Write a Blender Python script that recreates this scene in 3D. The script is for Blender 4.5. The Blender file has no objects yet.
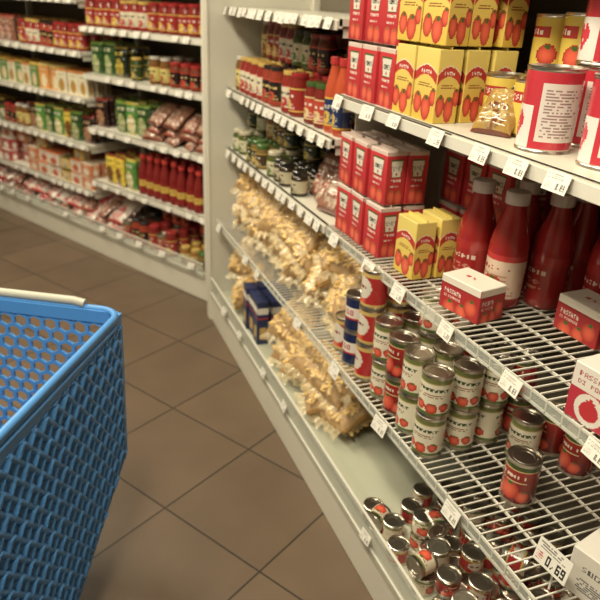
import bpy, math, random
import numpy as np
from mathutils import Matrix, Vector
random.seed(7)
sc=bpy.context.scene
try:
    sc.view_settings.view_transform='Standard'
    sc.view_settings.look='None'
    sc.view_settings.exposure=0
except Exception as e: print(e)
def C(r,g,b):
    def f(x):
        x/=255.0
        return x/12.92 if x<=.04045 else ((x+.055)/1.055)**2.4
    return (f(r),f(g),f(b))
# ---------------- materials
MATS={}
def mat(name,col=None,rough=.5,metal=0,coat=0,alpha=1,attr=False,noise=0,nscale=20,bump=0,spec=.5,bd=.002):
    if name in MATS: return MATS[name]
    m=bpy.data.materials.new(name); m.use_nodes=True
    nt=m.node_tree; b=nt.nodes['Principled BSDF']
    b.inputs['Roughness'].default_value=rough; b.inputs['Metallic'].default_value=metal
    b.inputs['Coat Weight'].default_value=coat; b.inputs['Coat Roughness'].default_value=.08
    b.inputs['Alpha'].default_value=alpha; b.inputs['Specular IOR Level'].default_value=spec
    if attr:
        a=nt.nodes.new('ShaderNodeAttribute'); a.attribute_name='Col'
        h=nt.nodes.new('ShaderNodeHueSaturation'); h.inputs['Saturation'].default_value=.95; h.inputs['Value'].default_value=.9
        nt.links.new(a.outputs['Color'],h.inputs['Color']); nt.links.new(h.outputs[0],b.inputs['Base Color'])
    else:
        b.inputs['Base Color'].default_value=(*col,1)
        if noise:
            tc=nt.nodes.new('ShaderNodeTexCoord'); n=nt.nodes.new('ShaderNodeTexNoise'); n.inputs['Scale'].default_value=nscale
            n.inputs['Detail'].default_value=5
            nt.links.new(tc.outputs['Object'],n.inputs['Vector'])
            r=nt.nodes.new('ShaderNodeMapRange'); r.inputs[3].default_value=1-noise; r.inputs[4].default_value=1+noise
            nt.links.new(n.outputs[0],r.inputs[0])
            mx=nt.nodes.new('ShaderNodeMix'); mx.data_type='RGBA'; mx.blend_type='MULTIPLY'; mx.inputs[0].default_value=1
            mx.inputs[6].default_value=(*col,1); nt.links.new(r.outputs[0],mx.inputs[7]); nt.links.new(mx.outputs[2],b.inputs['Base Color'])
            if bump:
                bp=nt.nodes.new('ShaderNodeBump'); bp.inputs['Strength'].default_value=bump; bp.inputs['Distance'].default_value=bd
                nt.links.new(n.outputs[0],bp.inputs['Height']); nt.links.new(bp.outputs[0],b.inputs['Normal'])
    MATS[name]=m; return m
PAPER=mat('printed_card',rough=.42,attr=True)
GLOSS=mat('printed_gloss',rough=.18,coat=.5,attr=True)
TIN=mat('tin_metal',C(205,200,190),rough=.28,metal=1)
FILM=mat('clear_film',C(248,236,210),rough=.13,alpha=.18,coat=.7,noise=.02,nscale=28,bump=1,bd=.02,spec=1)
PLEXI=mat('clear_plastic',C(215,220,212),rough=.1,alpha=.3)
WHITE=mat('shelf_enamel',C(212,209,196),rough=.35,noise=.05,nscale=6)
DECK=mat('deck_enamel',C(184,186,168),rough=.3,noise=.08,nscale=5)
BACK=mat('back_panel',C(112,104,90),rough=.6,noise=.08,nscale=5)
WIRE=mat('wire_enamel',C(214,212,202),rough=.3)
RAIL=mat('rail_plastic',C(216,214,204),rough=.3)
BLUE=mat('cart_plastic',C(78,140,206),rough=.42,noise=.06,nscale=9)
GREY=mat('grip_plastic',C(176,176,164),rough=.45)
CHROME=mat('chrome',C(210,210,210),rough=.12,metal=1)
RUBBER=mat('rubber',C(40,40,42),rough=.7)
PASTA=mat('pasta',C(230,196,128),rough=.4,noise=.22,nscale=60)
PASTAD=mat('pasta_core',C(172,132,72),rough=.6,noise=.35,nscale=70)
FIN=mat('film_fin',C(232,214,172),rough=.18,alpha=.42,coat=.5,noise=.1,nscale=40)

def mesh(name,verts,faces,mats,mi=None,cols=None,smooth=None):
    me=bpy.data.meshes.new(name); me.from_pydata([tuple(v) for v in verts],[],faces)
    for m in mats: me.materials.append(m)
    if mi is not None: me.polygons.foreach_set('material_index',mi)
    if cols is not None:
        at=me.color_attributes.new('Col','FLOAT_COLOR','CORNER')
        arr=np.ones((len(me.loops),4),dtype=np.float32)
        k=0
        for f,c in zip(faces,cols):
            arr[k:k+len(f),:3]=c; k+=len(f)
        at.data.foreach_set('color',arr.ravel())
    if smooth is not None:
        me.shade_smooth()
        me.set_sharp_from_angle(angle=math.radians(smooth))
    me.update()
    return me
def empty(name,loc=(0,0,0)):
    e=bpy.data.objects.new(name,None); e.empty_display_size=.1; e.location=loc
    sc.collection.objects.link(e); return e
def obj(name,me,parent=None,loc=(0,0,0),rot=(0,0,0),scale=(1,1,1)):
    o=bpy.data.objects.new(name,me); o.location=loc; o.rotation_euler=rot; o.scale=scale
    sc.collection.objects.link(o)
    if parent: o.parent=parent
    return o
BF=[(0,3,2,1),(4,5,6,7),(0,1,5,4),(1,2,6,5),(2,3,7,6),(3,0,4,7)]
def addbox(V,F,p0,p1):
    b=len(V); x0,y0,z0=p0;x1,y1,z1=p1
    V+= [(x0,y0,z0),(x1,y0,z0),(x1,y1,z0),(x0,y1,z0),(x0,y0,z1),(x1,y0,z1),(x1,y1,z1),(x0,y1,z1)]
    F+= [tuple(b+i for i in f) for f in BF]
def boxes(name,lst,m,parent,M=None,bevel=0):
    V=[];F=[]
    for a,b in lst: addbox(V,F,a,b)
    if M: V=[tuple(M@Vector(v)) for v in V]
    me=mesh(name,V,F,[m]); o=obj(name,me,parent)
    if bevel:
        md=o.modifiers.new('b','BEVEL'); md.width=bevel; md.segments=2
    return o
def tube(name,pts,r,m,parent,cyclic=False):
    cu=bpy.data.curves.new(name,'CURVE'); cu.dimensions='3D'; cu.bevel_depth=r; cu.bevel_resolution=3; cu.use_fill_caps=True
    sp=cu.splines.new('POLY'); sp.points.add(len(pts)-1)
    for p,q in zip(sp.points,pts): p.co=(*q,1)
    sp.use_cyclic_u=cyclic; cu.materials.append(m)
    o=bpy.data.objects.new(name,cu); sc.collection.objects.link(o); o.parent=parent; return o
# ---------------- printing helpers
FONT={'0':"111101101101111",'1':"010110010010111",'2':"111001111100111",'3':"111001111001111",'4':"101101111001001",'5':"111100111001111",'6':"111100111101111",'7':"111001010010010",'8':"111101111101111",'9':"111101111001111",',':"000000000010100",'P':"110101110100100",'A':"010101111101101",'S':"011100010001110",'T':"111010010010010",'O':"111101101101111",'M':"101111111101101",'D':"110101101101110",'I':"111010010010111",'R':"110101110101101",'L':"100100100100111",'E':"111100110100111",'U':"101101101101111",'C':"111100100100111",'N':"111101101101101",'G':"111100101101111",' ':"0"*15,'K':"101110100110101"}
def txt(s,u,v,u0,v0,w,h):
    x=(u-u0)/w; y=1-(v-v0)/h
    if not(0<=x<1 and 0<=y<1): return False
    x*=len(s)*4-1; i=int(x//4); cx=int(x%4); r=int(y*5)
    if cx>2: return False
    return FONT[s[i]][r*3+cx]=='1'
def hs(a,b=0):
    x=math.sin(a*12.9898+b*78.233)*43758.5453
    return x-math.floor(x)
def bars(u,v,u0,u1,v0,v1,n,sd=0):
    if not(u0<u<u1 and v0<v<v1): return False
    k=(v-v0)/(v1-v0)*n; i=int(k)
    if k-i>.5: return False
    return hs(int((u-u0)/(u1-u0)*22),i+sd)>.25 and u<u1-(u1-u0)*.3*hs(i,sd)
def circ(u,v,cu,cv,r,asp=1): return (u-cu)**2+((v-cv)*asp)**2<r*r
def lerp(a,b,t):
    t=max(0,min(1,t)); return tuple(x*(1-t)+y*t for x,y in zip(a,b))
def tomato(u,v,cu,cv,r,asp=1,base=None):
    d=math.sqrt((u-cu)**2+((v-cv)*asp)**2)/r
    if d>1: return None
    if circ(u,v,cu+.05*r,cv+r*.75/asp,r*.3,asp*1.6): return C(70,110,45)
    return lerp(C(236,96,60),C(170,24,22),d*d)
RED=C(196,28,38); DRED=C(130,14,20); WH=C(238,232,222); YEL=C(232,196,50); GRN=C(60,110,50); BLK=C(30,26,26); TOM=C(214,50,30)
# ---------------- primitive products
def lathe(name,prof,seg,fn,mats=None,smooth=40):
    rings=[]; idx=[]
    for i in range(len(prof)-1):
        r0,z0,n=prof[i]; r1,z1,_=prof[i+1]
        for k in range(n):
            t=k/n; rings.append((r0+(r1-r0)*t,z0+(z1-z0)*t)); idx.append(i)
    rings.append(prof[-1][:2])
    V=[];F=[];MI=[];CO=[]
    for r,z in rings:
        for j in range(seg):
            a=2*math.pi*j/seg; V.append((r*math.sin(a),r*math.cos(a),z))
    for i in range(len(rings)-1):
        zc=(rings[i][1]+rings[i+1][1])/2
        for j in range(seg):
            j2=(j+1)%seg
            F.append((i*seg+j2,i*seg+j,(i+1)*seg+j,(i+1)*seg+j2))
            c,m=fn(idx[i],1-(j+.5)/seg,zc); MI.append(m); CO.append(c)
    F.append(tuple(range(seg))); c,m=fn(0,0,rings[0][1]); MI.append(m); CO.append(c)
    n0=(len(rings)-1)*seg; F.append(tuple(n0+seg-1-j for j in range(seg))); c,m=fn(len(prof)-2,0,rings[-1][1]); MI.append(m); CO.append(c)
    return mesh(name,V,F,mats or [GLOSS,TIN],MI,CO,smooth)
def can(name,h,r,lab,seg=64,rows=36,rep=2):
    prof=[(r*.93,0,1),(r,.001,1),(r,.004,1),(r*.97,.006,1),(r*.975,.008,rows),(r*.975,h-.008,1),(r*.97,h-.006,1),(r,h-.004,1),(r,h-.001,1),(r*.94,h,1),(r*.92,h-.004,1),(r*.7,h-.004,1),(r*.68,h-.003,1),(r*.55,h-.003,1),(r*.53,h-.004,1),(r*.1,h-.004,1)]
    def fn(i,a,z):
        if i==4: return lab((a*rep+(.5 if rep==2 else 0))%1, (z-.008)/(h-.016)),0
        return WH,1
    return lathe(name,prof,seg,fn)
def jar(name,h,r,content,lid,lab,seg=40):
    lh=.014
    prof=[(r*.85,0,1),(r,.006,1),(r,h*.12,18),(r,h*.66,1),(r*.97,h*.74,1),(r*.8,h-lh-.004,1),(r*.8,h-lh,1),(r*.86,h-lh,1),(r*.86,h-.002,1),(r*.8,h,1),(r*.1,h,1)]
    def fn(i,a,z):
        if i==2: return lab((a*2+.5)%1,(z-h*.12)/(h*.54)),0
        if i>=6: return lid,0
        return content,0
    return lathe(name,prof,seg,fn)
def bottle(name,h,r,content,cap,lab,seg=56):
    prof=[(r*.85,0,1),(r,.008,1),(r,h*.1,30),(r,h*.48,2),(r*.98,h*.56,1),(r*.9,h*.63,1),(r*.76,h*.71,1),(r*.6,h*.79,1),(r*.5,h*.86,1),(r*.48,h*.9,1),(r*.6,h*.9,1),(r*.6,h*.985,1),(r*.56,h,1),(r*.05,h,1)]
    def fn(i,a,z):
        if i==2: return lab((a*2+.5)%1,(z-h*.1)/(h*.38)),0
        if i>=9: return cap,0
        return content,0
    return lathe(name,prof,seg,fn,smooth=50)
def carton(name,w,h,d,front,side=None,top=None,nu=44,nv=60,m=None,flap=False):
    V=[];F=[];CO=[]
    side=side or front
    top=top or (lambda u,v:front(.02,.98))
    def grid(o,du,dv,nu,nv,fn):
        b=len(V)
        for j in range(nv+1):
            for i in range(nu+1): V.append(tuple(Vector(o)+Vector(du)*(i/nu)+Vector(dv)*(j/nv)))
        for j in range(nv):
            for i in range(nu):
                a=b+j*(nu+1)+i; F.append((a,a+1,a+nu+2,a+nu+1)); CO.append(fn((i+.5)/nu,(j+.5)/nv))
    x=w/2;y=d/2; e=.0015
    grid((-x+e,-y,e),(w-2*e,0,0),(0,0,h-2*e),nu,nv,front)
    grid((x-e,y,e),(-w+2*e,0,0),(0,0,h-2*e),nu,nv,front)
    grid((x,-y+e,e),(0,d-2*e,0),(0,0,h-2*e),max(6,nu*2//3),nv,side)
    grid((-x,y-e,e),(0,-d+2*e,0),(0,0,h-2*e),max(6,nu*2//3),nv,side)
    grid((-x+e,-y+e,h),(w-2*e,0,0),(0,d-2*e,0),20,14,top)
    grid((-x+e,y-e,0),(w-2*e,0,0),(0,-d+2*e,0),1,1,top)
    ce=front(.02,.5)
    for sx in(-1,1):
        for sy in(-1,1):
            b=len(V); V.extend([(sx*(x-e),sy*y,e),(sx*x,sy*(y-e),e),(sx*x,sy*(y-e),h-e),(sx*(x-e),sy*y,h-e)])
            F.append((b,b+1,b+2,b+3) if sx*sy<0 else (b,b+3,b+2,b+1)); CO.append(ce)
    ct=top(.5,.02)
    for z,z2 in((e,0),(h-e,h)):
        for sy in(-1,1):
            b=len(V); V.extend([(-x+e,sy*y,z),(x-e,sy*y,z),(x-e,sy*(y-e),z2),(-x+e,sy*(y-e),z2)]); F.append((b,b+1,b+2,b+3)); CO.append(ct)
        for sx in(-1,1):
            b=len(V); V.extend([(sx*x,-y+e,z),(sx*x,y-e,z),(sx*(x-e),y-e,z2),(sx*(x-e),-y+e,z2)]); F.append((b,b+1,b+2,b+3)); CO.append(ct)
    if flap:
        f=.004
        addbox(V,F,(-x+.002,-f/4,h),(x-.002,f/4,h+.006)); CO+= [ct]*6
    return mesh(name,V,F,[m or PAPER],None,CO)
def pillow_pt(u,v,w,h,t,s,ex=2.6,p=.6):
    a=max(0,1-abs(2*u-1)**ex); b=max(0,1-abs(2*v-1)**3.5)
    return ((u-.5)*w*(1-.06*b), s*t/2*(a**p)*(b**p), v*h)
def pouch(name,w,h,t,fn,nu=30,nv=40,m=None,sd=0):
    V=[];F=[];CO=[]
    for s in(-1,1):
        b=len(V)
        for j in range(nv+1):
            for i in range(nu+1):
                u=i/nu;v=j/nv; x,y,z=pillow_pt(u,v,w,h,t,s)
                y+= .05*t*math.sin(u*17+sd+v*9)*(1-abs(2*v-1))+ .03*t*math.sin(v*31+sd)
                V.append((x,y,z))
        for j in range(nv):
            for i in range(nu):
                a=b+j*(nu+1)+i; f=(a,a+1,a+nu+2,a+nu+1)
                F.append(f if s<0 else f[::-1]); CO.append(fn((i+.5)/nu,(j+.5)/nv))
    return mesh(name,V,F,[m or GLOSS],None,CO,60)
def pastabag(name,w,h,t,label,sd,length=.034,rad=.0048,n=200):
    rnd=random.Random(sd); V=[];F=[];MI=[];CO=[]
    nu,nv=22,26
    def surf(s,off,mi,fn=None,u0=0,u1=1,v0=0,v1=1):
        b=len(V)
        for j in range(nv+1):
            for i in range(nu+1):
                u=u0+(u1-u0)*i/nu;v=v0+(v1-v0)*j/nv
                x,y,z=pillow_pt(u,v,w,h,t,s,2.6,.5); k=.006*math.sin(u*23+sd)*math.sin(v*19+sd*2)+.004*math.sin(u*41+v*37+sd)
                V.append((x,y+s*(off+(k if off>.004 else 0)),z))
        for j in range(nv):
            for i in range(nu):
                a=b+j*(nu+1)+i; f=(a,a+1,a+nu+2,a+nu+1)
                F.append(f if s<0 else f[::-1]); MI.append(mi); CO.append(fn((i+.5)/nu,(j+.5)/nv) if fn else WH)
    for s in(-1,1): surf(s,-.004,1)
    for k in range(n):
        s=-1 if k<n*.65 else 1
        u=rnd.uniform(.08,.92);v=rnd.uniform(.08,.92)
        c=Vector(pillow_pt(u,v,w,h,t,s,2.6,.5)); c.y+=s*rnd.uniform(-.004,.004)
        a=rnd.uniform(0,math.pi); tl=rnd.uniform(-.3,.3)
        d=Vector((math.cos(a),tl,math.sin(a))).normalized(); p=d.cross(Vector((0,1,0))).normalized(); q=d.cross(p)
        L=length*rnd.uniform(.8,1.1)/2; bend=rnd.uniform(-.25,.25)*L
        b=len(V)
        for e in(-1,0,1):
            cc=c+d*L*e+p*(bend if e==0 else 0)
            for j in range(6):
                an=j*math.pi/3; V.append(tuple(cc+p*rad*math.cos(an)+q*rad*math.sin(an)))
        for e in(0,1):
            for j in range(6): F.append((b+e*6+j,b+e*6+(j+1)%6,b+e*6+6+(j+1)%6,b+e*6+6+j)); MI.append(0); CO.append(WH)
        F.append(tuple(b+5-j for j in range(6))); MI.append(0); CO.append(WH)
        F.append(tuple(b+12+j for j in range(6))); MI.append(0); CO.append(WH)
    for s in(-1,1): surf(s,.007,2)
    if label: surf(-1,.0115,3,label,.25,.75,.3,.55)
    for z0,z1,sg in((-.03,.006,-1),(h-.006,h+.04,1)):
        b=len(V); m=24
        for j in range(3):
            for i in range(m+1):
                zz=z0+(z1-z0)*j/2
                out=(2-j) if sg<0 else j
                V.append((((i/m)-.5)*w*(.9+.04*out),(.005*out+.002)*math.sin(i*1.3+sd),zz+.005*out*math.sin(i*.9+sd)))
        for j in range(2):
            for i in range(m): F.append((b+j*(m+1)+i,b+j*(m+1)+i+1,b+(j+1)*(m+1)+i+1,b+(j+1)*(m+1)+i)); MI.append(4); CO.append(WH)
    return mesh(name,V,F,[PASTA,PASTAD,FILM,GLOSS,FIN],MI,CO,50)
# ---------------- product meshes
def lab_greenwhite(u,v):
    if v>.88: return C(116,124,70)
    if v>.85: return C(190,170,100)
    for a in((.28,.24,.12),(.54,.2,.13),(.8,.24,.11)):
        t=tomato(u,v,a[0],a[1],a[2],.9)
        if t: return t
    if v<.08: return C(96,116,60)
    if txt("POMODORI",u,v,.14,.66,.72,.09): return C(60,80,45)
    if bars(u,v,.15,.85,.46,.6,3,3): return C(150,100,76)
    return C(236,230,208)
def lab_redcan(u,v):
    if v>.9: return C(70,84,44)
    if v>.86: return C(220,190,130)
    if txt("TOMATO",u,v,.22,.66,.56,.1): return C(236,222,200)
    for a in((.5,.32,.2),(.24,.2,.13),(.77,.2,.13)):
        t=tomato(u,v,a[0],a[1],a[2],.8)
        if t: return t
    if bars(u,v,.15,.85,.52,.6,2,5): return C(220,200,150)
    return lerp(C(90,16,14),C(170,26,24),v)
def lab_tomred(u,v):
    if v>.9 or v<.08: return C(212,180,100)
    if circ(u,v,.5,.55,.27,.8):
        return C(228,220,205) if not txt("TOMATO",u,v,.3,.52,.4,.1) else DRED
    t=tomato(u,v,.5,.14,.16,.8)
    return t or C(180,28,30)
def lab_blue(u,v):
    if .4<v<.72: return WH if not txt("SUGO",u,v,.25,.48,.5,.16) else C(180,20,30)
    if .34<v<.4: return C(200,30,30)
    return C(26,40,86)
def lab_lite(u,v):
    if v>.85: return C(120,130,70)
    t=tomato(u,v,.5,.35,.22,.6)
    if t: return t
    if bars(u,v,.15,.85,.6,.8,2,3): return C(120,40,30)
    return C(226,216,190)
M_can_g=can('peeled_tomato_can',.11,.0375,lab_greenwhite)
M_can_r=can('chopped_tomato_can',.11,.0375,lab_redcan)
M_can_t=can('tomato_can',.11,.0375,lab_tomred)
M_can_b=can('sauce_can',.11,.0375,lab_blue)
M_small=can('tomato_paste_can',.055,.03,lab_redcan,40,16)
M_small2=can('paste_can_gold',.055,.03,lab_tomred,40,16)
M_small3=can('paste_can_pale',.055,.03,lab_lite,40,16)
def lab_big(u,v):
    if v>.9 : return C(200,30,52)
    if u<.42:
        if v>.55: return C(198,28,52)
        for (a,b) in((.12,.34),(.2,.34),(.28,.34),(.16,.26),(.24,.26),(.2,.18),(.16,.42),(.24,.42)):
            if circ(u,v,a,b,.036,.62): return C(206,36,66)
        return C(236,228,224)
    if u>.5 and .1<v<.85:
        return C(160,130,130) if bars(u,v,.54,.95,.15,.8,16,4) else C(230,222,216)
    return C(200,32,56)
M_big=can('large_tomato_can',.15,.052,lab_big,84,50,2)
def lab_yelcan(u,v):
    t=tomato(u,v,.2,.3,.16,.8) or tomato(u,v,.8,.28,.17,.8)
    if t: return t
    if .62<v<.84 and .2<u<.8: return WH if txt("PASTA",u,v,.32,.67,.36,.1) else C(180,40,30)
    return C(228,200,80)
M_yelcan=can('yellow_tomato_can',.12,.045,lab_yelcan)
def simple_lab(base,acc,ink,word="SALSA"):
    def f(u,v):
        if v>.92 or v<.08: return acc
        if txt(word,u,v,.26,.6,.48,.14): return ink
        if circ(u,v,.5,.3,.16,.7): return lerp(acc,base,circ(u,v,.47,.34,.07,.7)*.6)
        if bars(u,v,.2,.8,.1,.45,4,2): return lerp(ink,base,.4)
        return base
    return f
J=lambda n,h,r,c,l,lab:jar(n,h,r,c,l,lab)
GOLD=C(204,170,84)
JARS_RED=[J('sauce_jar_a',.145,.037,C(140,30,20),GOLD,simple_lab(C(225,215,190),C(180,36,34),BLK)),
 J('sauce_jar_b',.145,.037,C(130,26,16),C(160,26,30),simple_lab(C(160,34,30),C(226,196,90),WH,"PESTO")),
 J('sauce_jar_c',.135,.036,C(120,26,16),C(66,96,44),simple_lab(C(190,60,40),C(226,206,150),WH,"SUGO")),
 J('sauce_jar_d',.145,.037,C(150,50,24),C(40,36,34),simple_lab(C(36,28,30),C(190,66,44),C(226,196,120)))]
JARS_DK=[J('pesto_jar_a',.125,.034,C(50,70,28),GOLD,simple_lab(C(44,66,34),C(206,176,90),C(226,210,160),"PESTO")),
 J('pesto_jar_b',.125,.034,C(62,76,28),C(30,30,28),simple_lab(C(216,206,180),C(60,110,44),BLK,"PESTO")),
 J('pesto_jar_c',.125,.034,C(120,46,20),C(170,30,28),simple_lab(C(46,26,24),C(200,60,36),C(226,196,140),"SUGO")),
 J('pesto_jar_d',.14,.033,C(120,80,30),C(206,200,190),simple_lab(C(216,200,120),C(150,60,30),BLK,"SALSA"))]
JARS_MIX=[J('antipasti_jar_a',.1,.032,C(76,84,26),C(206,196,170),simple_lab(C(216,210,180),C(90,120,40),BLK,"OLIO")),
 J('antipasti_jar_b',.095,.032,C(60,58,20),C(60,94,44),simple_lab(C(40,60,30),C(210,190,90),WH,"PESTO")),
 J('antipasti_jar_c',.1,.031,C(150,100,36),GOLD,simple_lab(C(216,200,140),C(160,70,30),BLK,"OLIO")),
 J('antipasti_jar_d',.09,.032,C(50,36,24),C(36,34,30),simple_lab(C(200,190,160),C(60,60,40),BLK,"OLIO")),
 J('antipasti_jar_e',.1,.032,C(120,96,40),C(70,110,50),simple_lab(C(80,60,30),C(210,180,90),WH,"SUGO"))]
PR=C(158,18,14); PC=C(210,194,188)
M_pbottle=bottle('passata_bottle',.268,.045,PR,PC,lambda u,v:(C(170,30,26) if v>.8 else (C(225,205,190) if txt("PASSATA",u,v,.22,.58,.56,.09) else (C(200,130,110) if bars(u,v,.2,.8,.2,.5,7,9) else C(160,24,22)))))
M_pbottle2=bottle('passata_bottle_labelled',.268,.045,PR,PC,lambda u,v:(C(186,40,38) if v>.86 else (C(150,24,24) if txt("PASSATA",u,v,.2,.64,.6,.1) else (tomato(u,v,.5,.26,.2,.8) or (C(180,130,110) if bars(u,v,.1,.9,.08,.56,9,2) else C(212,186,166))))))
M_ketch=bottle('sauce_bottle',.235,.032,C(126,14,14),C(206,46,40),lambda u,v:(C(210,180,80) if .35<v<.75 and not txt("SALSA",u,v,.25,.5,.5,.12) else C(140,18,18)))
M_dark=bottle('oil_bottle',.24,.03,C(40,24,16),C(150,30,26),simple_lab(C(205,190,150),C(180,40,30),BLK))
M_orange=bottle('sauce_bottle_orange',.22,.03,C(190,70,24),C(180,30,30),simple_lab(C(30,50,100),C(220,180,60),WH))
def f_redcarton(u,v):
    if .52<v<.86:
        k=.24+.1*(v-.52)/.34
        if abs(u-.5)<k:
            if abs(u-.5)>k-.03 or v>.84 or v<.54: return C(80,96,50)
            if txt("TOMATO",u,v,.3,.65,.4,.075): return BLK
            if tomato(u,v,.5,.585,.045,1.5): return C(190,50,40)
            return C(230,224,212)
    if txt("TOMATO",u,v,.24,.43,.52,.05): return WH
    if bars(u,v,.25,.75,.34,.4,1,3): return C(230,200,190)
    t=tomato(u,v,.32,.15,.18,1.3) or tomato(u,v,.7,.13,.19,1.3)
    if t: return lerp(t,C(240,110,80),.3)
    return lerp(C(176,22,34),C(214,34,48),v) if v<.93 else C(220,200,190)
M_redc=carton('tomato_carton_red',.088,.14,.06,f_redcarton,flap=True)
def f_yel(u,v):
    k=.66+.12*(1-(2*u-1)**2)
    if k-.13<v<k: return WH if txt("PASTA",u,v,.28,.66,.44,.06) else C(190,38,32)
    if k<v<k+.015: return C(240,232,206)
    t=tomato(u,v,.22,.24,.19,1.2) or tomato(u,v,.62,.19,.22,1.2) or tomato(u,v,.9,.36,.15,1.2)
    if t: return t
    if bars(u,v,.15,.85,.48,.54,2,1): return C(150,90,40)
    return lerp(C(226,190,66),C(234,214,116),v)
M_yelc=carton('tomato_carton_yellow',.094,.155,.06,f_yel,flap=True,top=lambda u,v:C(224,202,106))
def f_pass(u,v):
    if v>.8: return C(234,226,212)
    if v>.76: return C(150,20,26)
    if txt("PASSATA",u,v,.1,.52,.42,.13): return WH
    if txt("DI POMODORO",u,v,.1,.38,.42,.07): return C(236,210,200)
    t=tomato(u,v,.8,.36,.17,.62) or tomato(u,v,.58,.12,.16,.6) or tomato(u,v,.26,.06,.18,.6)
    return t or C(176,26,34)
def f_pass_t(u,v):
    if txt("PASSATA",u,v,.25,.42,.5,.16): return C(190,70,60)
    return C(232,226,214)
M_pass=carton('passata_carton',.12,.08,.08,f_pass,f_pass,f_pass_t,nu=80,nv=50)
def f_pass2(u,v):
    if txt("PASSATA",u,v,.08,.8,.42,.09): return C(170,30,50)
    if txt("DI POMODORO",u,v,.08,.67,.62,.07): return C(170,30,50)
    if v>.58: return C(234,228,220)
    if circ(u,v,.3,.26,.13,.75): return C(196,34,44)
    if abs(u-.3)<.07 and .42<v<.46: return C(196,34,44)
    if abs(u-.3)<.02 and .4<v<.5: return C(196,34,44)
    if circ(u,v,.3,.28,.2,.7): return C(234,228,220)
    if bars(u,v,.58,.95,.12,.45,5,3): return C(236,210,205)
    return C(190,34,58)
M_pass2=carton('passata_box',.15,.105,.07,f_pass2,f_pass2,lambda u,v:C(232,226,218),nu=90,nv=66)
M_plain=carton('white_box',.12,.1,.08,lambda u,v:(C(90,90,90) if txt("SUGO",u,v,.2,.6,.4,.12) else (C(120,120,120) if bars(u,v,.15,.8,.15,.45,6,2) else C(226,222,214))))
M_bluebox=carton('pasta_box',.07,.2,.05,lambda u,v:(WH if v>.72 and v<.86 else (C(190,40,40) if .6<v<.63 else (C(208,170,96) if .12<v<.4 and .2<u<.8 else C(40,52,96)))))
def gbox(name,w,h,d,base,a1,a2,word,sd):
    def f(u,v):
        if txt(word,u,v,.2,.74,.6,.09): return a2
        if circ(u,v,.5,.32,.3,1.1):
            return lerp(a1,a2,hs(int(u*14),int(v*14)+sd))
        if v>.9: return a1
        if bars(u,v,.1,.9,.6,.68,2,sd): return lerp(a2,base,.4)
        return base
    return carton(name,w,h,d,f,nu=30,nv=34)
B_OR=[gbox('meal_box_a',.1,.15,.04,C(220,146,60),C(230,210,130),WH,"PASTA",1),gbox('meal_box_b',.1,.15,.04,C(196,80,44),C(224,184,90),WH,"SALSA",2),
 gbox('meal_box_c',.1,.15,.04,C(230,196,84),C(150,90,36),C(226,210,170),"GRANA",3),gbox('meal_box_d',.1,.15,.04,C(96,136,60),C(220,180,80),WH,"PESTO",4),gbox('meal_box_e',.1,.14,.04,C(230,220,194),C(206,130,50),C(140,150,60),"SALSA",9),gbox('meal_box_f',.1,.15,.04,C(226,202,60),C(226,216,190),C(190,60,36),"SOLE",15)]
B_WR=[gbox('soup_box_a',.12,.08,.06,C(226,216,200),C(206,110,54),C(190,60,44),"SUGO",5),gbox('soup_box_b',.12,.08,.06,C(212,126,74),C(226,206,180),WH,"TOMATO",6),gbox('soup_box_c',.12,.08,.06,C(180,50,44),WH,WH,"PASTA",8),gbox('soup_box_d',.1,.07,.06,C(222,184,100),C(120,110,50),WH,"SALSA",11)]
def pf(base,a1,a2,word,sd):
    def f(u,v):
        if v>.93 or v<.04: return a1
        if txt(word,u,v,.24,.73,.52,.09): return a2
        if circ(u,v,.5,.34,.32,1.1): return lerp(a1,a2,hs(int(u*14),int(v*14)+sd))
        return base
    return f
P_DK=[pouch('herb_pouch',.11,.18,.05,pf(C(42,82,38),C(120,150,60),C(206,200,166),"PESTO",1),sd=1),
 pouch('sauce_pouch_dark',.11,.17,.05,pf(C(46,24,22),C(130,40,30),C(190,160,120),"SUGO",2),sd=2),
 pouch('sauce_pouch_brown',.12,.16,.055,pf(C(140,94,76),C(156,64,50),C(210,190,170),"SALSA",3),sd=4),
 pouch('sauce_pouch_black',.11,.17,.05,pf(C(30,40,28),C(130,110,44),C(206,186,66),"OLIO",12),sd=12)]
P_BR=[pouch('rice_pouch_yellow',.1,.18,.045,pf(C(228,200,66),C(150,70,30),C(70,90,30),"PASTA",3),sd=3),
 pouch('rice_pouch_green',.1,.18,.045,pf(C(84,140,60),C(212,196,90),WH,"PESTO",5),sd=5),
 pouch('rice_pouch_red',.1,.17,.045,pf(C(176,40,38),C(224,210,194),WH,"SALSA",6),sd=6)]
P_RW=[pouch('flat_packet_white',.15,.2,.05,pf(C(218,204,192),C(194,60,58),C(226,210,200),"TOMATO",7),sd=7),
 pouch('flat_packet_red',.15,.2,.05,pf(C(176,40,46),C(220,206,194),WH,"PASTA",8),sd=8)]
M_brownpouch=pouch('snack_pouch',.16,.2,.07,pf(C(156,110,88),C(126,60,44),C(210,190,170),"SALSA",9),sd=9)
M_yelpouch=pouch('yellow_pouch',.12,.15,.06,pf(C(176,140,70),C(110,50,30),C(200,180,120),"PASTA",13),sd=13)
def tanlab(u,v): return C(150,70,40) if txt("PASTA",u,v,.2,.45,.6,.2) else C(222,200,150)
BAGS=[pastabag('pasta_bag_a',.19,.25,.1,None,1),pastabag('pasta_bag_b',.18,.24,.11,tanlab,2,.05,.004,230),
 pastabag('pasta_bag_c',.19,.26,.1,None,3,.026,.0065),pastabag('pasta_bag_d',.18,.24,.1,None,4,.032,.006)]
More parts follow.
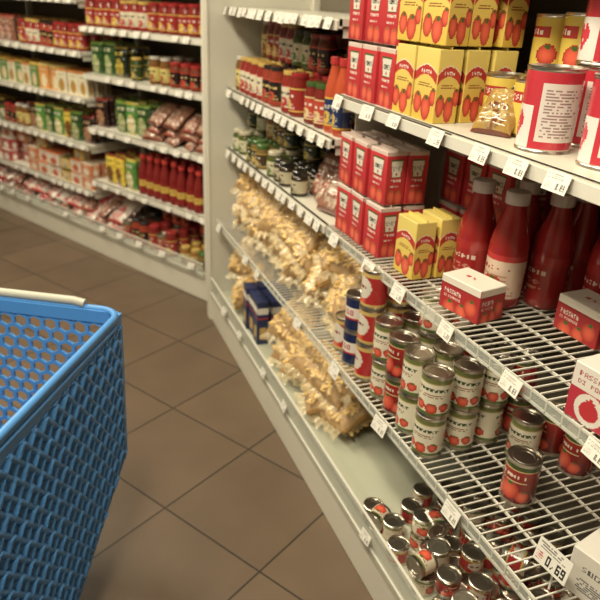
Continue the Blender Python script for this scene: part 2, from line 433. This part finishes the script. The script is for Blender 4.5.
# ---------------- frames
def P(unit,s,d,z):
    if unit=='R': return (.75+d,s,z)
    return (.75-.468*s+.883*d,3.16+.883*s+.468*d,z)
ROT={'R':-math.pi/2,'L':-math.atan2(.883,.468)}
def UM(unit):
    return Matrix.Translation(Vector(P(unit,0,0,0)))@Matrix.Rotation(ROT[unit],4,'Z')
def put(g,me,unit,s,d,z,rz=0,tilt=0,roll=0,scale=1):
    return obj(me.name,me,g,P(unit,s,d,z),(tilt,roll,ROT[unit]+rz),(scale,)*3)
def fill(g,meshes,unit,s0,s1,ds,dlist,z,stack=1,h=.11,rj=.15,skip=0,run=3,pj=.004):
    s=s0; k=0; me=random.choice(meshes)
    while s<=s1+1e-6:
        if k%run==0: me=random.choice(meshes)
        k+=1
        for di,d in enumerate(dlist):
            if random.random()<skip and di==0: continue
            for q in range(stack):
                put(g,me,unit,s+random.uniform(-pj,pj),d+random.uniform(-pj,pj),z+q*h,random.uniform(-rj,rj),0,0,random.uniform(.95,1) if stack==1 else 1)
        s+=ds
# ---------------- tags
def tagmesh(name,price,w=.05,h=.032):
    nu,nv=64,36; V=[];F=[];CO=[]
    for j in range(nv+1):
        for i in range(nu+1): V.append(((i/nu-.5)*w,0,(j/nv-1)*h))
    for j in range(nv):
        for i in range(nu):
            u=(i+.5)/nu;v=(j+.5)/nv;a=j*(nu+1)+i
            c=C(240,237,228)
            if txt(price,u,v,.55,.14,.36,.3): c=C(70,66,66)
            elif bars(u,v,.06,.8,.62,.9,3,len(price)): c=C(170,166,160)
            elif bars(u,v,.06,.4,.14,.5,4,3): c=C(190,186,180)
            F.append((a,a+1,a+nu+2,a+nu+1)); CO.append(c)
    b=len(V); V+= [(-w/2,.0012,-h),(w/2,.0012,-h),(w/2,.0012,0),(-w/2,.0012,0)]; F.append((b+3,b+2,b+1,b)); CO.append(C(225,222,215))
    return mesh(name,V,F,[PAPER],None,CO)
TAGS=[tagmesh('price_tag',p) for p in("0,69","1,29","0,89","2,35","1,59")]
def bigtag():
    w,h=.075,.05; nu,nv=76,50; V=[];F=[];CO=[]
    for j in range(nv+1):
        for i in range(nu+1): V.append(((i/nu-.5)*w,0,(j/nv-1)*h))
    for j in range(nv):
        for i in range(nu):
            u=(i+.5)/nu;v=(j+.5)/nv;a=j*(nu+1)+i; c=C(240,238,230)
            if txt("0,69",u,v,.36,.12,.56,.4): c=C(30,28,28)
            elif bars(u,v,.06,.9,.62,.92,3,1): c=C(130,126,120)
            elif bars(u,v,.05,.28,.12,.5,4,3): c=C(190,60,60)
            F.append((a,a+1,a+nu+2,a+nu+1)); CO.append(c)
    return mesh('price_card',V,F,[PAPER],None,CO)
BIGT=bigtag()
# ---------------- shelving
def wire_shelf(name,par,M,x0,x1,y0,y1,z):
    L=[]; x=x0
    while x<x1:
        L.append(((x-.0015,y0,z-.003),(x+.0015,y1,z))); x+=.021
    for k in range(6):
        yy=y0+(y1-y0)*k/5; L.append(((x0,yy-.002,z-.008),(x1,yy+.002,z-.003)))
    L.append(((x0,y0-.003,z-.03),(x1,y0,z-.026)))
    x=x0
    while x<x1: L.append(((x-.0014,y0-.003,z-.03),(x+.0014,y0,z))); x+=.042
    return boxes(name,L,WIRE,par,M)
def shelf_tags(par,unit,s0,s1,d,z,step,big=1.0,prob=.85):
    s=s0
    while s<s1:
        if random.random()<prob:
            put(par,random.choice(TAGS),unit,s,d-.012,z+.002,random.uniform(-.08,.08),-.32,random.uniform(-.03,.03),big*random.uniform(.9,1.08))
        s+=step*random.uniform(.7,1.35)
def unit_shelf(par,unit,M,s0,s1,d0,d1,z,wire=False,tagstep=.085,tagp=.85,big=1.0):
    if wire: wire_shelf('wire_shelf',par,M,-s1,-s0,d0,d1,z)
    else: boxes('shelf_board',[((-s1,d0,z-.02),(-s0,d1,z)),((-s1,d0,z-.026),(-s0,d0+.012,z))],WHITE,par,M,.0015)
    boxes('price_rail',[((-s1+.003,d0-.006,z-.03),(-s0-.003,d0-.001,z-(.004 if not wire else .002)))],RAIL if not wire else PLEXI,par,M,.001)
    for s in(s0+.012,s1-.012): boxes('bracket',[((-s-.0015,d0+.02,z-.05),(-s+.0015,d1,z-.022))],WHITE,par,M)
    shelf_tags(par,unit,s0+.04,s1-.02,d0,z,tagstep,big,tagp)
MR=UM('R'); ML=UM('L')
gR=empty('gondola_shelving')
SR0=-.6
boxes('plinth',[((-2.95,-.03,0),(-SR0,.46,.13))],WHITE,gR,MR,.004)
boxes('deck',[((-2.95,-.035,.13),(-SR0,.46,.15))],DECK,gR,MR,.002)
boxes('back_panel',[((-2.95,.46,0),(-SR0,.5,2.05))],BACK,gR,MR)
boxes('end_panel',[((-3.0,-.035,0),(-2.952,.5,2.05)),((-3.004,-.04,0),(-2.948,-.028,2.05))],WHITE,gR,MR,.003)
boxes('uprights',[((-s-.02,.43,.15),(-s+.02,.46,2.05)) for s in(2.93,1.78,.55)],WHITE,gR,MR,.002)
boxes('front_guard',[((-2.94,-.034,.15),(-SR0,-.031,.235))],PLEXI,gR,MR)
boxes('guard_rail',[((-2.94,-.037,.15),(-SR0,-.029,.156)),((-2.94,-.036,.232),(-SR0,-.029,.236))],RAIL,gR,MR)
shelf_tags(gR,'R',.7,2.9,-.03,.2,.3,1,.8)
unit_shelf(gR,'R',MR,1.785,2.945,.0,.45,.53,True,.2,.8)
unit_shelf(gR,'R',MR,SR0,1.775,.0,.45,.53,True,.34,.8,1.2)
unit_shelf(gR,'R',MR,1.785,2.945,.05,.45,.868,False,.075,.95,.95)
unit_shelf(gR,'R',MR,SR0,1.775,.05,.45,.868,True,.18,.95,1.1)
unit_shelf(gR,'R',MR,1.785,2.945,.05,.45,1.13,False,.075,.95,.95)
unit_shelf(gR,'R',MR,1.785,2.945,.05,.45,1.455,False,.07,.97,1)
unit_shelf(gR,'R',MR,SR0,1.775,.05,.45,1.26,False,.14,.95,1.05)
unit_shelf(gR,'R',MR,SR0,1.775,.09,.45,1.66,False,.16,.95,1.1)
boxes('divider',[((-1.782,.12,.15),(-1.778,.43,1.9))],WHITE,gR,MR)

gL=empty('gondola_shelving')
boxes('plinth',[((-4.0,0,0),(-.02,.46,.13))],WHITE,gL,ML,.004)
boxes('deck',[((-4.0,-.01,.13),(-.02,.46,.15))],DECK,gL,ML,.002)
boxes('back_panel',[((-4.0,.46,0),(-.02,.5,2.05))],BACK,gL,ML)
boxes('end_panel',[((-.02,0,0),(.01,.5,2.05))],WHITE,gL,ML,.003)
boxes('uprights',[((-s-.02,.43,.15),(-s+.02,.46,2.05)) for s in(.05,1.1,2.35,3.6)],WHITE,gL,ML)
boxes('front_guard',[((-4,-.012,.15),(-.02,-.009,.215))],PLEXI,gL,ML)
boxes('guard_rail',[((-4,-.014,.15),(-.02,-.008,.156)),((-4,-.014,.212),(-.02,-.008,.216))],RAIL,gL,ML)
shelf_tags(gL,'L',.1,3.6,-.01,.2,.2,1,.9)
for z in(.44,.76,1.06,1.31,1.6): unit_shelf(gL,'L',ML,.03,1.095,.05,.45,z,False,.095,.85,.95)
for z in(.36,.64,.916,1.17,1.45): unit_shelf(gL,'L',ML,1.105,2.35,.05,.45,z,False,.1,.85,.95)
for z in(.36,.64,.916,1.17,1.45): unit_shelf(gL,'L',ML,2.36,3.95,.05,.45,z,False,.11,.85,.95)
# ---------------- products right
g=empty('tomato_cartons')
fill(g,[M_redc],'R',1.52,1.74,.093,[.095,.16,.225],1.26,2,.147,.05)
fill(g,[M_redc],'R',1.56,1.68,.093,[.095],1.26+.294,1,.147,.04)
fill(g,[M_redc],'R',1.53,1.73,.096,[.1,.17],.868,2,.147,.08)
fill(g,[M_redc],'R',1.3,1.5,.093,[.31,.38],.868,2,.147,.04)
g=empty('tomato_cartons')
fill(g,[M_yelc],'R',1.335,1.45,.105,[.1,.17,.24],1.26,2,.162,.08)
fill(g,[M_yelc],'R',1.37,1.46,.098,[.11,.18],.868,1,.157,.12)
g=empty('yellow_tomato_cans')
fill(g,[M_yelcan],'R',1.13,1.28,.096,[.2,.3,.39],1.26,1,.12,.5)
fill(g,[M_yelcan],'R',1.13,1.28,.096,[.3,.39],1.38,1,.12,.5)
g=empty('snack_pouches')
put(g,M_yelpouch,'R',1.15,.12,1.262,.5,-.75,0,.75)
put(g,P_DK[1],'R',1.2,.15,1.262,.2,-.5,0,.7)
g=empty('large_tomato_cans')
put(g,M_big,'R',1.01,.14,1.26,.5); put(g,M_big,'R',.865,.16,1.26,.4); put(g,M_big,'R',.75,.12,1.26,.3)
for s in(1.03,.92,.81,.7,.59):
    for d in(.27,.38):
        put(g,M_big,'R',s,d,1.26,.3); put(g,M_big,'R',s+.004,d,1.26+.15,.6)
g=empty('passata_bottles')
for s,d,m in((1.15,.225,M_pbottle2),(1.255,.21,M_pbottle),(1.115,.32,M_pbottle),(1.225,.32,M_pbottle),(1.02,.4,M_pbottle),(.92,.4,M_pbottle),(.82,.4,M_pbottle),(1.13,.41,M_pbottle),(.72,.4,M_pbottle),(.62,.4,M_pbottle),(.79,.29,M_pbottle),(.68,.29,M_pbottle)): put(g,m,'R',s,d,.868,random.uniform(-.2,.3))
c1=empty('passata_carton'); put(c1,M_pass,'R',1.125,.125,.868,.2)
c1=empty('passata_carton'); put(c1,M_pass,'R',.95,.305,.868,.05)
c1=empty('passata_carton'); put(c1,M_pass2,'R',.655,.09,.868,.12)
c1=empty('carton'); put(c1,M_plain,'R',.6,.12,.53,.25)
c1=empty('price_card'); put(c1,BIGT,'R',.65,.03,.63,.1,-.2); boxes('stem',[((-.652,.035,.53),(-.648,.037,.62))],RAIL,c1,MR)
# wire shelf cans
g=empty('tomato_cans')
for s,dl,n in((1.09,[.035,.125,.205,.29],2),(1.175,[.04,.125,.21,.29],2),(1.26,[.045,.13,.21],3),(1.345,[.05,.13,.21],2)):
    for i,d in enumerate(dl):
        for q in range(n if i else min(n,2)):
            put(g,M_can_g if (i+int(s*100))%7 else M_can_r,'R',s+random.uniform(-.006,.006),d+random.uniform(-.004,.004),.53+q*.11,random.uniform(-.8,.8))
for s in(1.0,.915,.83,.745,.66,.575):
    put(g,M_can_t if s<.8 else M_can_r,'R',s,.41,.53,.3)
for s in(1.0,.915,.7): put(g,M_can_r,'R',s,.33,.53,random.uniform(-.6,.6))
put(g,M_can_g,'R',1.0,.245,.53,.4); put(g,M_can_g,'R',1.0,.4,.64,.4)
c1=empty('tomato_can'); put(c1,M_can_r,'R',.88,.14,.53,.25)
g=empty('sauce_cans')
for s,m in((1.44,M_can_t),(1.525,M_can_b)):
    for d in(.05,.13,.21,.29):
        for q in range(3 if s<1.5 else 2): put(g,m,'R',s,d,.53+.11*q,random.uniform(-.4,.4))
for d in(.06,.15,.24): put(g,M_can_t,'R',1.61,d,.53,.2)
# pasta bags
g=empty('pasta_bags')
def bagpile(s0,s1,step,rows,scale=1):
    for (d,z,t) in rows:
        s=s0+random.uniform(-.03,.03)
        while s<=s1:
            put(g,random.choice(BAGS),'R',s+random.uniform(-.02,.02),d+random.uniform(-.015,.015),z+random.uniform(-.01,.015),random.uniform(-.5,.5),t+random.uniform(-.2,.2),random.uniform(-.25,.25),scale)
            s+=step
bagpile(1.76,2.86,.155,[(.08,.56,-.75),(.07,.64,-.95),(.14,.66,-.6),(.1,.60,-.85)])
bagpile(1.72,2.86,.17,[(.09,.70,-1.15)],.95)
g=empty('pasta_bags')
bagpile(1.72,2.25,.14,[(.05,.2,-1.1),(.05,.26,-1.05),(.13,.3,-.85)])
bagpile(2.75,2.86,.18,[(.05,.19,-.7),(.06,.3,-.6)],.95)
g=empty('pasta_boxes')
fill(g,[M_bluebox],'R',2.4,2.62,.075,[.05,.11,.17],.15,1,.2,.1)
# far bay jars
g=empty('antipasti_jars')
fill(g,JARS_MIX,'R',2.12,2.89,.068,[.09,.16,.23,.3,.37],.868,1,.11,.3,.15,2)
fill(g,JARS_MIX,'R',2.2,2.89,.068,[.16,.23,.3,.37],.97,1,.11,.3,.25,2)
g=empty('sauce_jars')
fill(g,JARS_DK+JARS_RED,'R',1.97,2.88,.074,[.1,.18,.26,.34],1.13,1,.14,.3,.12,2)
fill(g,JARS_DK+JARS_RED,'R',2.15,2.88,.076,[.18,.26,.34],1.275,1,.14,.3,.2,2)
g=empty('sauce_bottles')
for s,d,m in((1.83,.1,M_orange),(1.895,.1,M_orange),(1.83,.18,M_ketch),(1.9,.18,M_dark),(1.85,.26,M_dark),(1.92,.26,M_ketch),(1.96,.34,M_dark)): put(g,m,'R',s,d,1.13,random.uniform(-.3,.3))
g=empty('snack_pouches')
for s,d,t,rz in((1.86,.1,-.6,.3),(1.98,.1,-.7,-.2),(2.07,.14,-.5,.2),(1.9,.2,-.3,.1),(2.03,.24,-.2,-.1)): put(g,random.choice([M_brownpouch,P_DK[2]]),'R',s,d,.875,rz,t)
fill(g,P_BR,'R',1.84,2.1,.12,[.33,.38],.868,1,.1,.1)
# deck small cans: dense loose pile
g=empty('tomato_paste_cans')
rn=random.Random(3)
def scatter(n,s0,s1,d0,d1,mind):
    out=[]
    for k in range(n):
        s=rn.uniform(s0,s1); d=rn.uniform(d0,d1)
        if all((s-a)**2+(d-b)**2>mind**2 for a,b in out): out.append((s,d))
    return out
SM=[M_small,M_small2,M_small3,M_small]
for i,(s,d) in enumerate(scatter(2500,.55,1.29,.01,.4,.0615)):
    if s>1.18 and d<.08 and i%2: continue
    put(g,SM[i%4],'R',s,d,.15,rn.uniform(-3,3))
for i,(s,d) in enumerate(scatter(400,.6,1.14,.05,.4,.07)):
    put(g,SM[(i+1)%4],'R',s,d,.206,rn.uniform(-3,3),rn.choice([0,0,0,.12,-.12]),0)
for (s,d,rz,z) in((1.26,.05,.5,.18),(1.15,.13,1.4,.236),(1.02,.05,.2,.236),(.93,.2,2.2,.29),(.8,.1,.9,.29)):
    put(g,SM[int(s*100)%4],'R',s,d,z,rz,math.pi/2)
# ---------------- products left
g=empty('sauce_jars')
fill(g,JARS_RED,'L',.09,1.05,.078,[.1,.18,.26],1.31,1,.14,.3,.05,3)
fill(g,JARS_RED+JARS_DK,'L',.09,.72,.08,[.1,.18,.26],1.06,1,.14,.3,.1,2)
fill(g,JARS_RED+JARS_DK,'L',.09,.6,.08,[.26,.34],.76,1,.14,.3,.1,2)
fill(g,JARS_RED,'L',1.16,1.9,.08,[.1,.18],1.17,1,.14,.3,.12,2)
fill(g,JARS_DK,'L',1.9,3.0,.08,[.1,.18,.26],.64,1,.14,.3,.1,2)
g=empty('sauce_bottles')
fill(g,[M_ketch],'L',.09,.66,.07,[.1,.17,.24],.44,1,.14,.3,.02,1)
g=empty('sauce_pouches')
fill(g,[P_DK[0],P_DK[3],P_DK[1],P_BR[1]],'L',.62,1.04,.105,[.11,.17,.25],.76,1,.1,.3,.1,1,.012)
fill(g,[P_DK[0],P_DK[3],P_BR[1]],'L',.8,1.04,.105,[.1,.17,.25],1.06,1,.1,.2,.05,1,.01)
for q,(zz,t) in enumerate(((.765,-.9),(.81,-1.05),(.85,-.9))):
    for s in(.12,.25,.38,.51): put(g,[P_DK[2],M_brownpouch][(q+int(s*10))%2],'L',s+random.uniform(-.02,.02),.08,zz,random.uniform(-.4,.4),t,0,.85)
g=empty('rice_pouches')
fill(g,P_BR[:2],'L',.76,1.05,.1,[.1,.17,.25],.44,1,.1,.2,.05,1)
fill(g,[P_BR[1],P_DK[0],P_BR[0],P_DK[1]],'L',1.18,1.85,.105,[.1,.17,.25],.64,1,.1,.3,.1,1,.01)
fill(g,P_BR+P_DK,'L',3.05,3.8,.105,[.1,.17,.25],.64,1,.1,.3,.1,2,.01)
fill(g,[P_BR[2],P_BR[0],P_BR[1]]+P_DK[2:3],'L',1.98,3.8,.105,[.1,.17],1.17,1,.1,.3,.1,2,.01)
g=empty('meal_boxes')
fill(g,B_OR,'L',1.17,3.8,.106,[.1,.16,.22],.916,1,.15,.1,.06,1,.01)
fill(g,B_OR,'L',1.17,3.8,.106,[.27,.33],1.17,1,.15,.06,.03,2)
fill(g,B_WR,'L',1.19,3.8,.127,[.1,.18,.26],.36,2,.081,.06,.05,1,.006)
fill(g,B_WR,'L',1.3,3.4,.23,[.12],.36+.163,1,.081,.1,.2,1,.006)
g=empty('tomato_jars')
fill(g,[JARS_RED[0],JARS_MIX[2],JARS_MIX[4]],'L',.08,.3,.075,[.05,.13,.21,.3],.15,1,.11,.4,.1,1)
fill(g,[JARS_RED[1],JARS_RED[3],M_can_t,M_can_r],'L',.36,.78,.08,[.06,.14,.22,.3],.15,1,.11,.4,.1,1)
fill(g,[M_can_t,M_can_r],'L',.1,.62,.08,[.22,.3,.38],.26,1,.11,.4,.1,2)
g=empty('flat_packets')
for (d,z,t) in((.05,.17,-1.1),(.05,.22,-1.15),(.14,.26,-1.0)):
    s=.9
    while s<3.7:
        put(g,random.choice(P_RW+[P_RW[0],P_DK[2]]),'L',s,d,z,random.uniform(-.5,.5),t+random.uniform(-.15,.15),random.uniform(-.15,.15)); s+=.15

# ---------------- shopping trolley
T=empty('shopping_cart')
Co=Vector((.139,1.58,0)); A=Vector((-.507,-.862,0)); W=Vector((-.862,.507,0))
def TP(a,w,z): return Co+A*a+W*w+Vector((0,0,z))
ZT=.75; LA=.78; LW=.5
def ZBf(a): return max(.115,.34-.62*max(0,a-.03))
top=[(0,0),(LA,0),(LA,LW),(0,LW)]; bot=[(.03,.0),(LA-.06,.0),(LA-.06,LW-.012),(.03,LW-.012)]
def quad(i,u,v):
    a0,a1=top[i],top[(i+1)%4]; b0,b1=bot[i],bot[(i+1)%4]
    t=Vector((a0[0]*(1-u)+a1[0]*u,a0[1]*(1-u)+a1[1]*u)); b=Vector((b0[0]*(1-u)+b1[0]*u,b0[1]*(1-u)+b1[1]*u))
    p=b*(1-v)+t*v; zb=ZBf(b.x); return TP(p.x,p.y,zb+(ZT-zb)*v)
for side in(0,2):
    nu,nv=240,150; V=[];F=[]
    n=(-W if side==0 else W)
    vt=.925
    for j in range(nv+1):
        for i in range(nu+1):
            u=i/nu; v=j/nv
            p=quad(side,u,v*vt)
            X=u*LA/.044; Y=(ZT-p.z)/.044*.8
            m=min(abs(math.sin(math.pi*(X+Y))),abs(math.sin(math.pi*(X-Y))))
            pr=.011*(1-min(1,max(0,(m-.22)/.35)))+.004*(((-Y)%1))
            if u<.02 or u>.98 or v<.015: pr=.009
            V.append(tuple(p+n*pr))
    for j in range(nv):
        for i in range(nu):
            a=j*(nu+1)+i; F.append((a,a+1,a+nu+2,a+nu+1))
    o=obj('side_panel',mesh('side_panel',V,F,[BLUE],smooth=60),T)
    md=o.modifiers.new('s','SOLIDIFY'); md.thickness=.004; md.offset=-1 if side==0 else 1
    V=[quad(side,0,vt-.02)+n*.012,quad(side,1,vt-.02)+n*.012,quad(side,1,1)+n*.012,quad(side,0,1)+n*.012]
    V+=[v-n*.016 for v in V]
    obj('rim_band',mesh('rim_band',V,BF,[BLUE]),T)
for side in(1,3):
    V=[];F=[]; wid=LW; H=.42 if side==3 else .62; R=.024
    def q2(x,y): return quad(side,min(max(x/wid,0),1),min(max(y/H,0),1)*.92)
    row=0; y=.0
    dy=R*1.5; dx=R*math.sqrt(3)
    while y<H+R:
        x=(dx/2 if row%2 else 0)
        while x<wid+R:
            b=len(V)
            for rr in(1.0,.78):
                for k in range(6):
                    an=math.pi/6+k*math.pi/3; V.append(tuple(q2(x+R*rr*math.cos(an),y+R*rr*math.sin(an))))
            for k in range(6): F.append((b+k,b+(k+1)%6,b+6+(k+1)%6,b+6+k))
            x+=dx
        y+=dy; row+=1
    o=obj('lattice_panel',mesh('lattice_panel',V,F,[BLUE]),T)
    md=o.modifiers.new('s','SOLIDIFY'); md.thickness=.009; md.offset=0
    for (v0,v1) in((.92,1.0),(0,.04)):
        n=(A if side==1 else -A)
        VV=[quad(side,0,v0)+n*.006,quad(side,1,v0)+n*.006,quad(side,1,v1)+n*.006,quad(side,0,v1)+n*.006]; VV+=[v-n*.012 for v in VV]
        obj('panel_band',mesh('panel_band',VV,BF,[BLUE]),T)
def rrect(off,z,r=.045):
    pts=[]
    for (ca,cw,a0) in((LA-r,LW-r,0),(r,LW-r,90),(r,r,180),(LA-r,r,270)):
        for k in range(7):
            an=math.radians(a0+k*15); pts.append(TP(ca+(r+off)*math.cos(an),cw+(r+off)*math.sin(an),z))
    return pts
tube('rim',rrect(.008,ZT),.009,BLUE,T,True)
tube('rim_lip',rrect(.012,ZT-.022),.005,BLUE,T,True)
tube('handle_grip',[TP(-.008,.09,ZT+.010),TP(-.01,.12,ZT+.014),TP(-.01,.4,ZT+.014),TP(-.008,.43,ZT+.010)],.012,GREY,T)
V=[];F=[]
N=24
for k in range(N+1):
    a=.03+(LA-.09)*k/N
    V+= [tuple(TP(a,.0,ZBf(a))),tuple(TP(a,LW-.012,ZBf(a)))]
for k in range(N): F.append((2*k,2*k+1,2*k+3,2*k+2))
o=obj('basket_floor',mesh('basket_floor',V,F,[BLUE]),T); md=o.modifiers.new('s','SOLIDIFY'); md.thickness=.006; md.offset=0
tube('push_handle_bar',[TP(LA,.05,ZT),TP(LA+.1,.05,.95),TP(LA+.1,LW-.05,.95),TP(LA,LW-.05,ZT)],.012,GREY,T)
for a in(.46,LA-.12):
    tube('axle',[TP(a,.06,.045),TP(a,LW-.06,.045)],.005,CHROME,T)
    for w in(.07,LW-.07):
        tube('wheel',[TP(a,w-.011,.045),TP(a,w+.011,.045)],.045,RUBBER,T)
        tube('hub',[TP(a,w-.014,.045),TP(a,w+.014,.045)],.016,GREY,T)
        tube('fork',[TP(a,w+.016,.12),TP(a,w+.016,.045)],.005,CHROME,T)
# ---------------- room
def floor_mat():
    m=bpy.data.materials.new('floor_tiles'); m.use_nodes=True; nt=m.node_tree; N=nt.nodes.new; L=nt.links.new
    b=nt.nodes['Principled BSDF']
    tc=N('ShaderNodeTexCoord'); mp=N('ShaderNodeMapping'); mp.vector_type='POINT'
    L(tc.outputs['Object'],mp.inputs[0])
    ang=-math.atan2(.205,.338)
    mp.inputs['Rotation'].default_value=(0,0,ang)
    ca,sa=math.cos(ang),math.sin(ang); px=.247*ca-1.67*sa; py=.247*sa+1.67*ca; S=.4
    mp.inputs['Location'].default_value=(-(px%S),-(py%S),0)
    br=N('ShaderNodeTexBrick'); br.offset=0; br.squash=1
    br.inputs['Scale'].default_value=1; br.inputs['Brick Width'].default_value=S; br.inputs['Row Height'].default_value=S
    br.inputs['Mortar Size'].default_value=.0035; br.inputs['Mortar Smooth'].default_value=.2
    br.inputs['Color1'].default_value=(*C(104,87,71),1); br.inputs['Color2'].default_value=(*C(96,80,65),1); br.inputs['Mortar'].default_value=(*C(48,40,33),1)
    L(mp.outputs[0],br.inputs['Vector'])
    n=N('ShaderNodeTexNoise'); n.inputs['Scale'].default_value=5; n.inputs['Detail'].default_value=8; L(tc.outputs['Object'],n.inputs[0])
    r=N('ShaderNodeMapRange'); r.inputs[3].default_value=.75; r.inputs[4].default_value=1.25; L(n.outputs[0],r.inputs[0])
    mx=N('ShaderNodeMix'); mx.data_type='RGBA'; mx.blend_type='MULTIPLY'; mx.inputs[0].default_value=1
    L(br.outputs['Color'],mx.inputs[6]); L(r.outputs[0],mx.inputs[7]); L(mx.outputs[2],b.inputs['Base Color'])
    b.inputs['Roughness'].default_value=.47
    bp=N('ShaderNodeBump'); bp.inputs['Distance'].default_value=.002; bp.inputs['Strength'].default_value=.5; bp.invert=True
    L(br.outputs['Fac'],bp.inputs['Height']); L(bp.outputs[0],b.inputs['Normal'])
    return m
WALL=mat('wall_paint',C(150,142,130),rough=.8,noise=.04,nscale=3)
CEIL=mat('ceiling_paint',C(110,105,98),rough=.9,noise=.04,nscale=3)
def solid(name,pts,z0,z1,m):
    n=len(pts); V=[(x,y,z0) for x,y in pts]+[(x,y,z1) for x,y in pts]
    F=[tuple(range(n))[::-1],tuple(range(n,2*n))]+[(i,(i+1)%n,n+(i+1)%n,n+i) for i in range(n)]
    return obj(name,mesh(name,V,F,[m]))
room=[(-3,-2),(1.45,-2),(1.45,3.12),(-1.06,7.86),(-3,7.86)]
solid('floor',[(-3.1,-2.1),(1.56,-2.1),(1.56,3.2),(-1.0,7.96),(-3.1,7.96)],-.1,0,floor_mat())
solid('ceiling',[(-3.1,-2.1),(1.56,-2.1),(1.56,3.2),(-1.0,7.96),(-3.1,7.96)],2.8,2.9,CEIL)
nm=['wall_front','wall_right','wall_back','wall_far','wall_left']
for i in range(5):
    a=Vector(room[i]); b=Vector(room[(i+1)%5]); d=(b-a).normalized(); n=Vector((d.y,-d.x))*.1
    solid(nm[i],[tuple(a),tuple(a+n),tuple(b+n),tuple(b)],0,2.8,WALL)
EM=bpy.data.materials.new('lamp_diffuser'); EM.use_nodes=True
bb=EM.node_tree.nodes['Principled BSDF']; bb.inputs['Base Color'].default_value=(.9,.88,.8,1); bb.inputs['Emission Color'].default_value=(1,.88,.66,1); bb.inputs['Emission Strength'].default_value=2
for (x,y,e,rz) in((-.25,.6,46,0),(-.3,2.5,29,0),(-.75,4.3,28,.48),(-1.6,.5,12,0),(-1.9,3.0,14,0)):
    Lm=empty('ceiling_light')
    M=Matrix.Translation((x,y,0))@Matrix.Rotation(rz,4,'Z')
    boxes('housing',[((-.17,-.65,2.74),(.17,.65,2.8))],WHITE,Lm,M,.004)
    boxes('diffuser',[((-.15,-.63,2.735),(.15,.63,2.74))],EM,Lm,M)
    ld=bpy.data.lights.new('lamp','AREA'); ld.shape='RECTANGLE'; ld.size=.3; ld.size_y=1.25; ld.energy=e*1.42; ld.color=(1,.885,.65)
    lo=bpy.data.objects.new('lamp',ld); sc.collection.objects.link(lo); lo.location=(x,y,2.725); lo.rotation_euler=(0,0,rz); lo.parent=Lm
w=bpy.data.worlds.new('World'); sc.world=w; w.use_nodes=True
w.node_tree.nodes['Background'].inputs[0].default_value=(1,.9,.78,1); w.node_tree.nodes['Background'].inputs[1].default_value=.1
# ---------------- camera
cam=bpy.data.cameras.new('Camera'); co=bpy.data.objects.new('Camera',cam); sc.collection.objects.link(co)
r=Vector((.933,-.3571,.0439)).normalized(); bk=Vector((-.3422,-.8431,.4144)).normalized(); up=bk.cross(r).normalized(); r=up.cross(bk)
co.matrix_world=Matrix(((r.x,up.x,bk.x,0),(r.y,up.y,bk.y,0),(r.z,up.z,bk.z,1.5),(0,0,0,1)))
cam.sensor_width=36; cam.lens=39.66; cam.clip_start=.02
cam.dof.use_dof=True; cam.dof.focus_distance=1.25; cam.dof.aperture_fstop=4.5
sc.camera=co
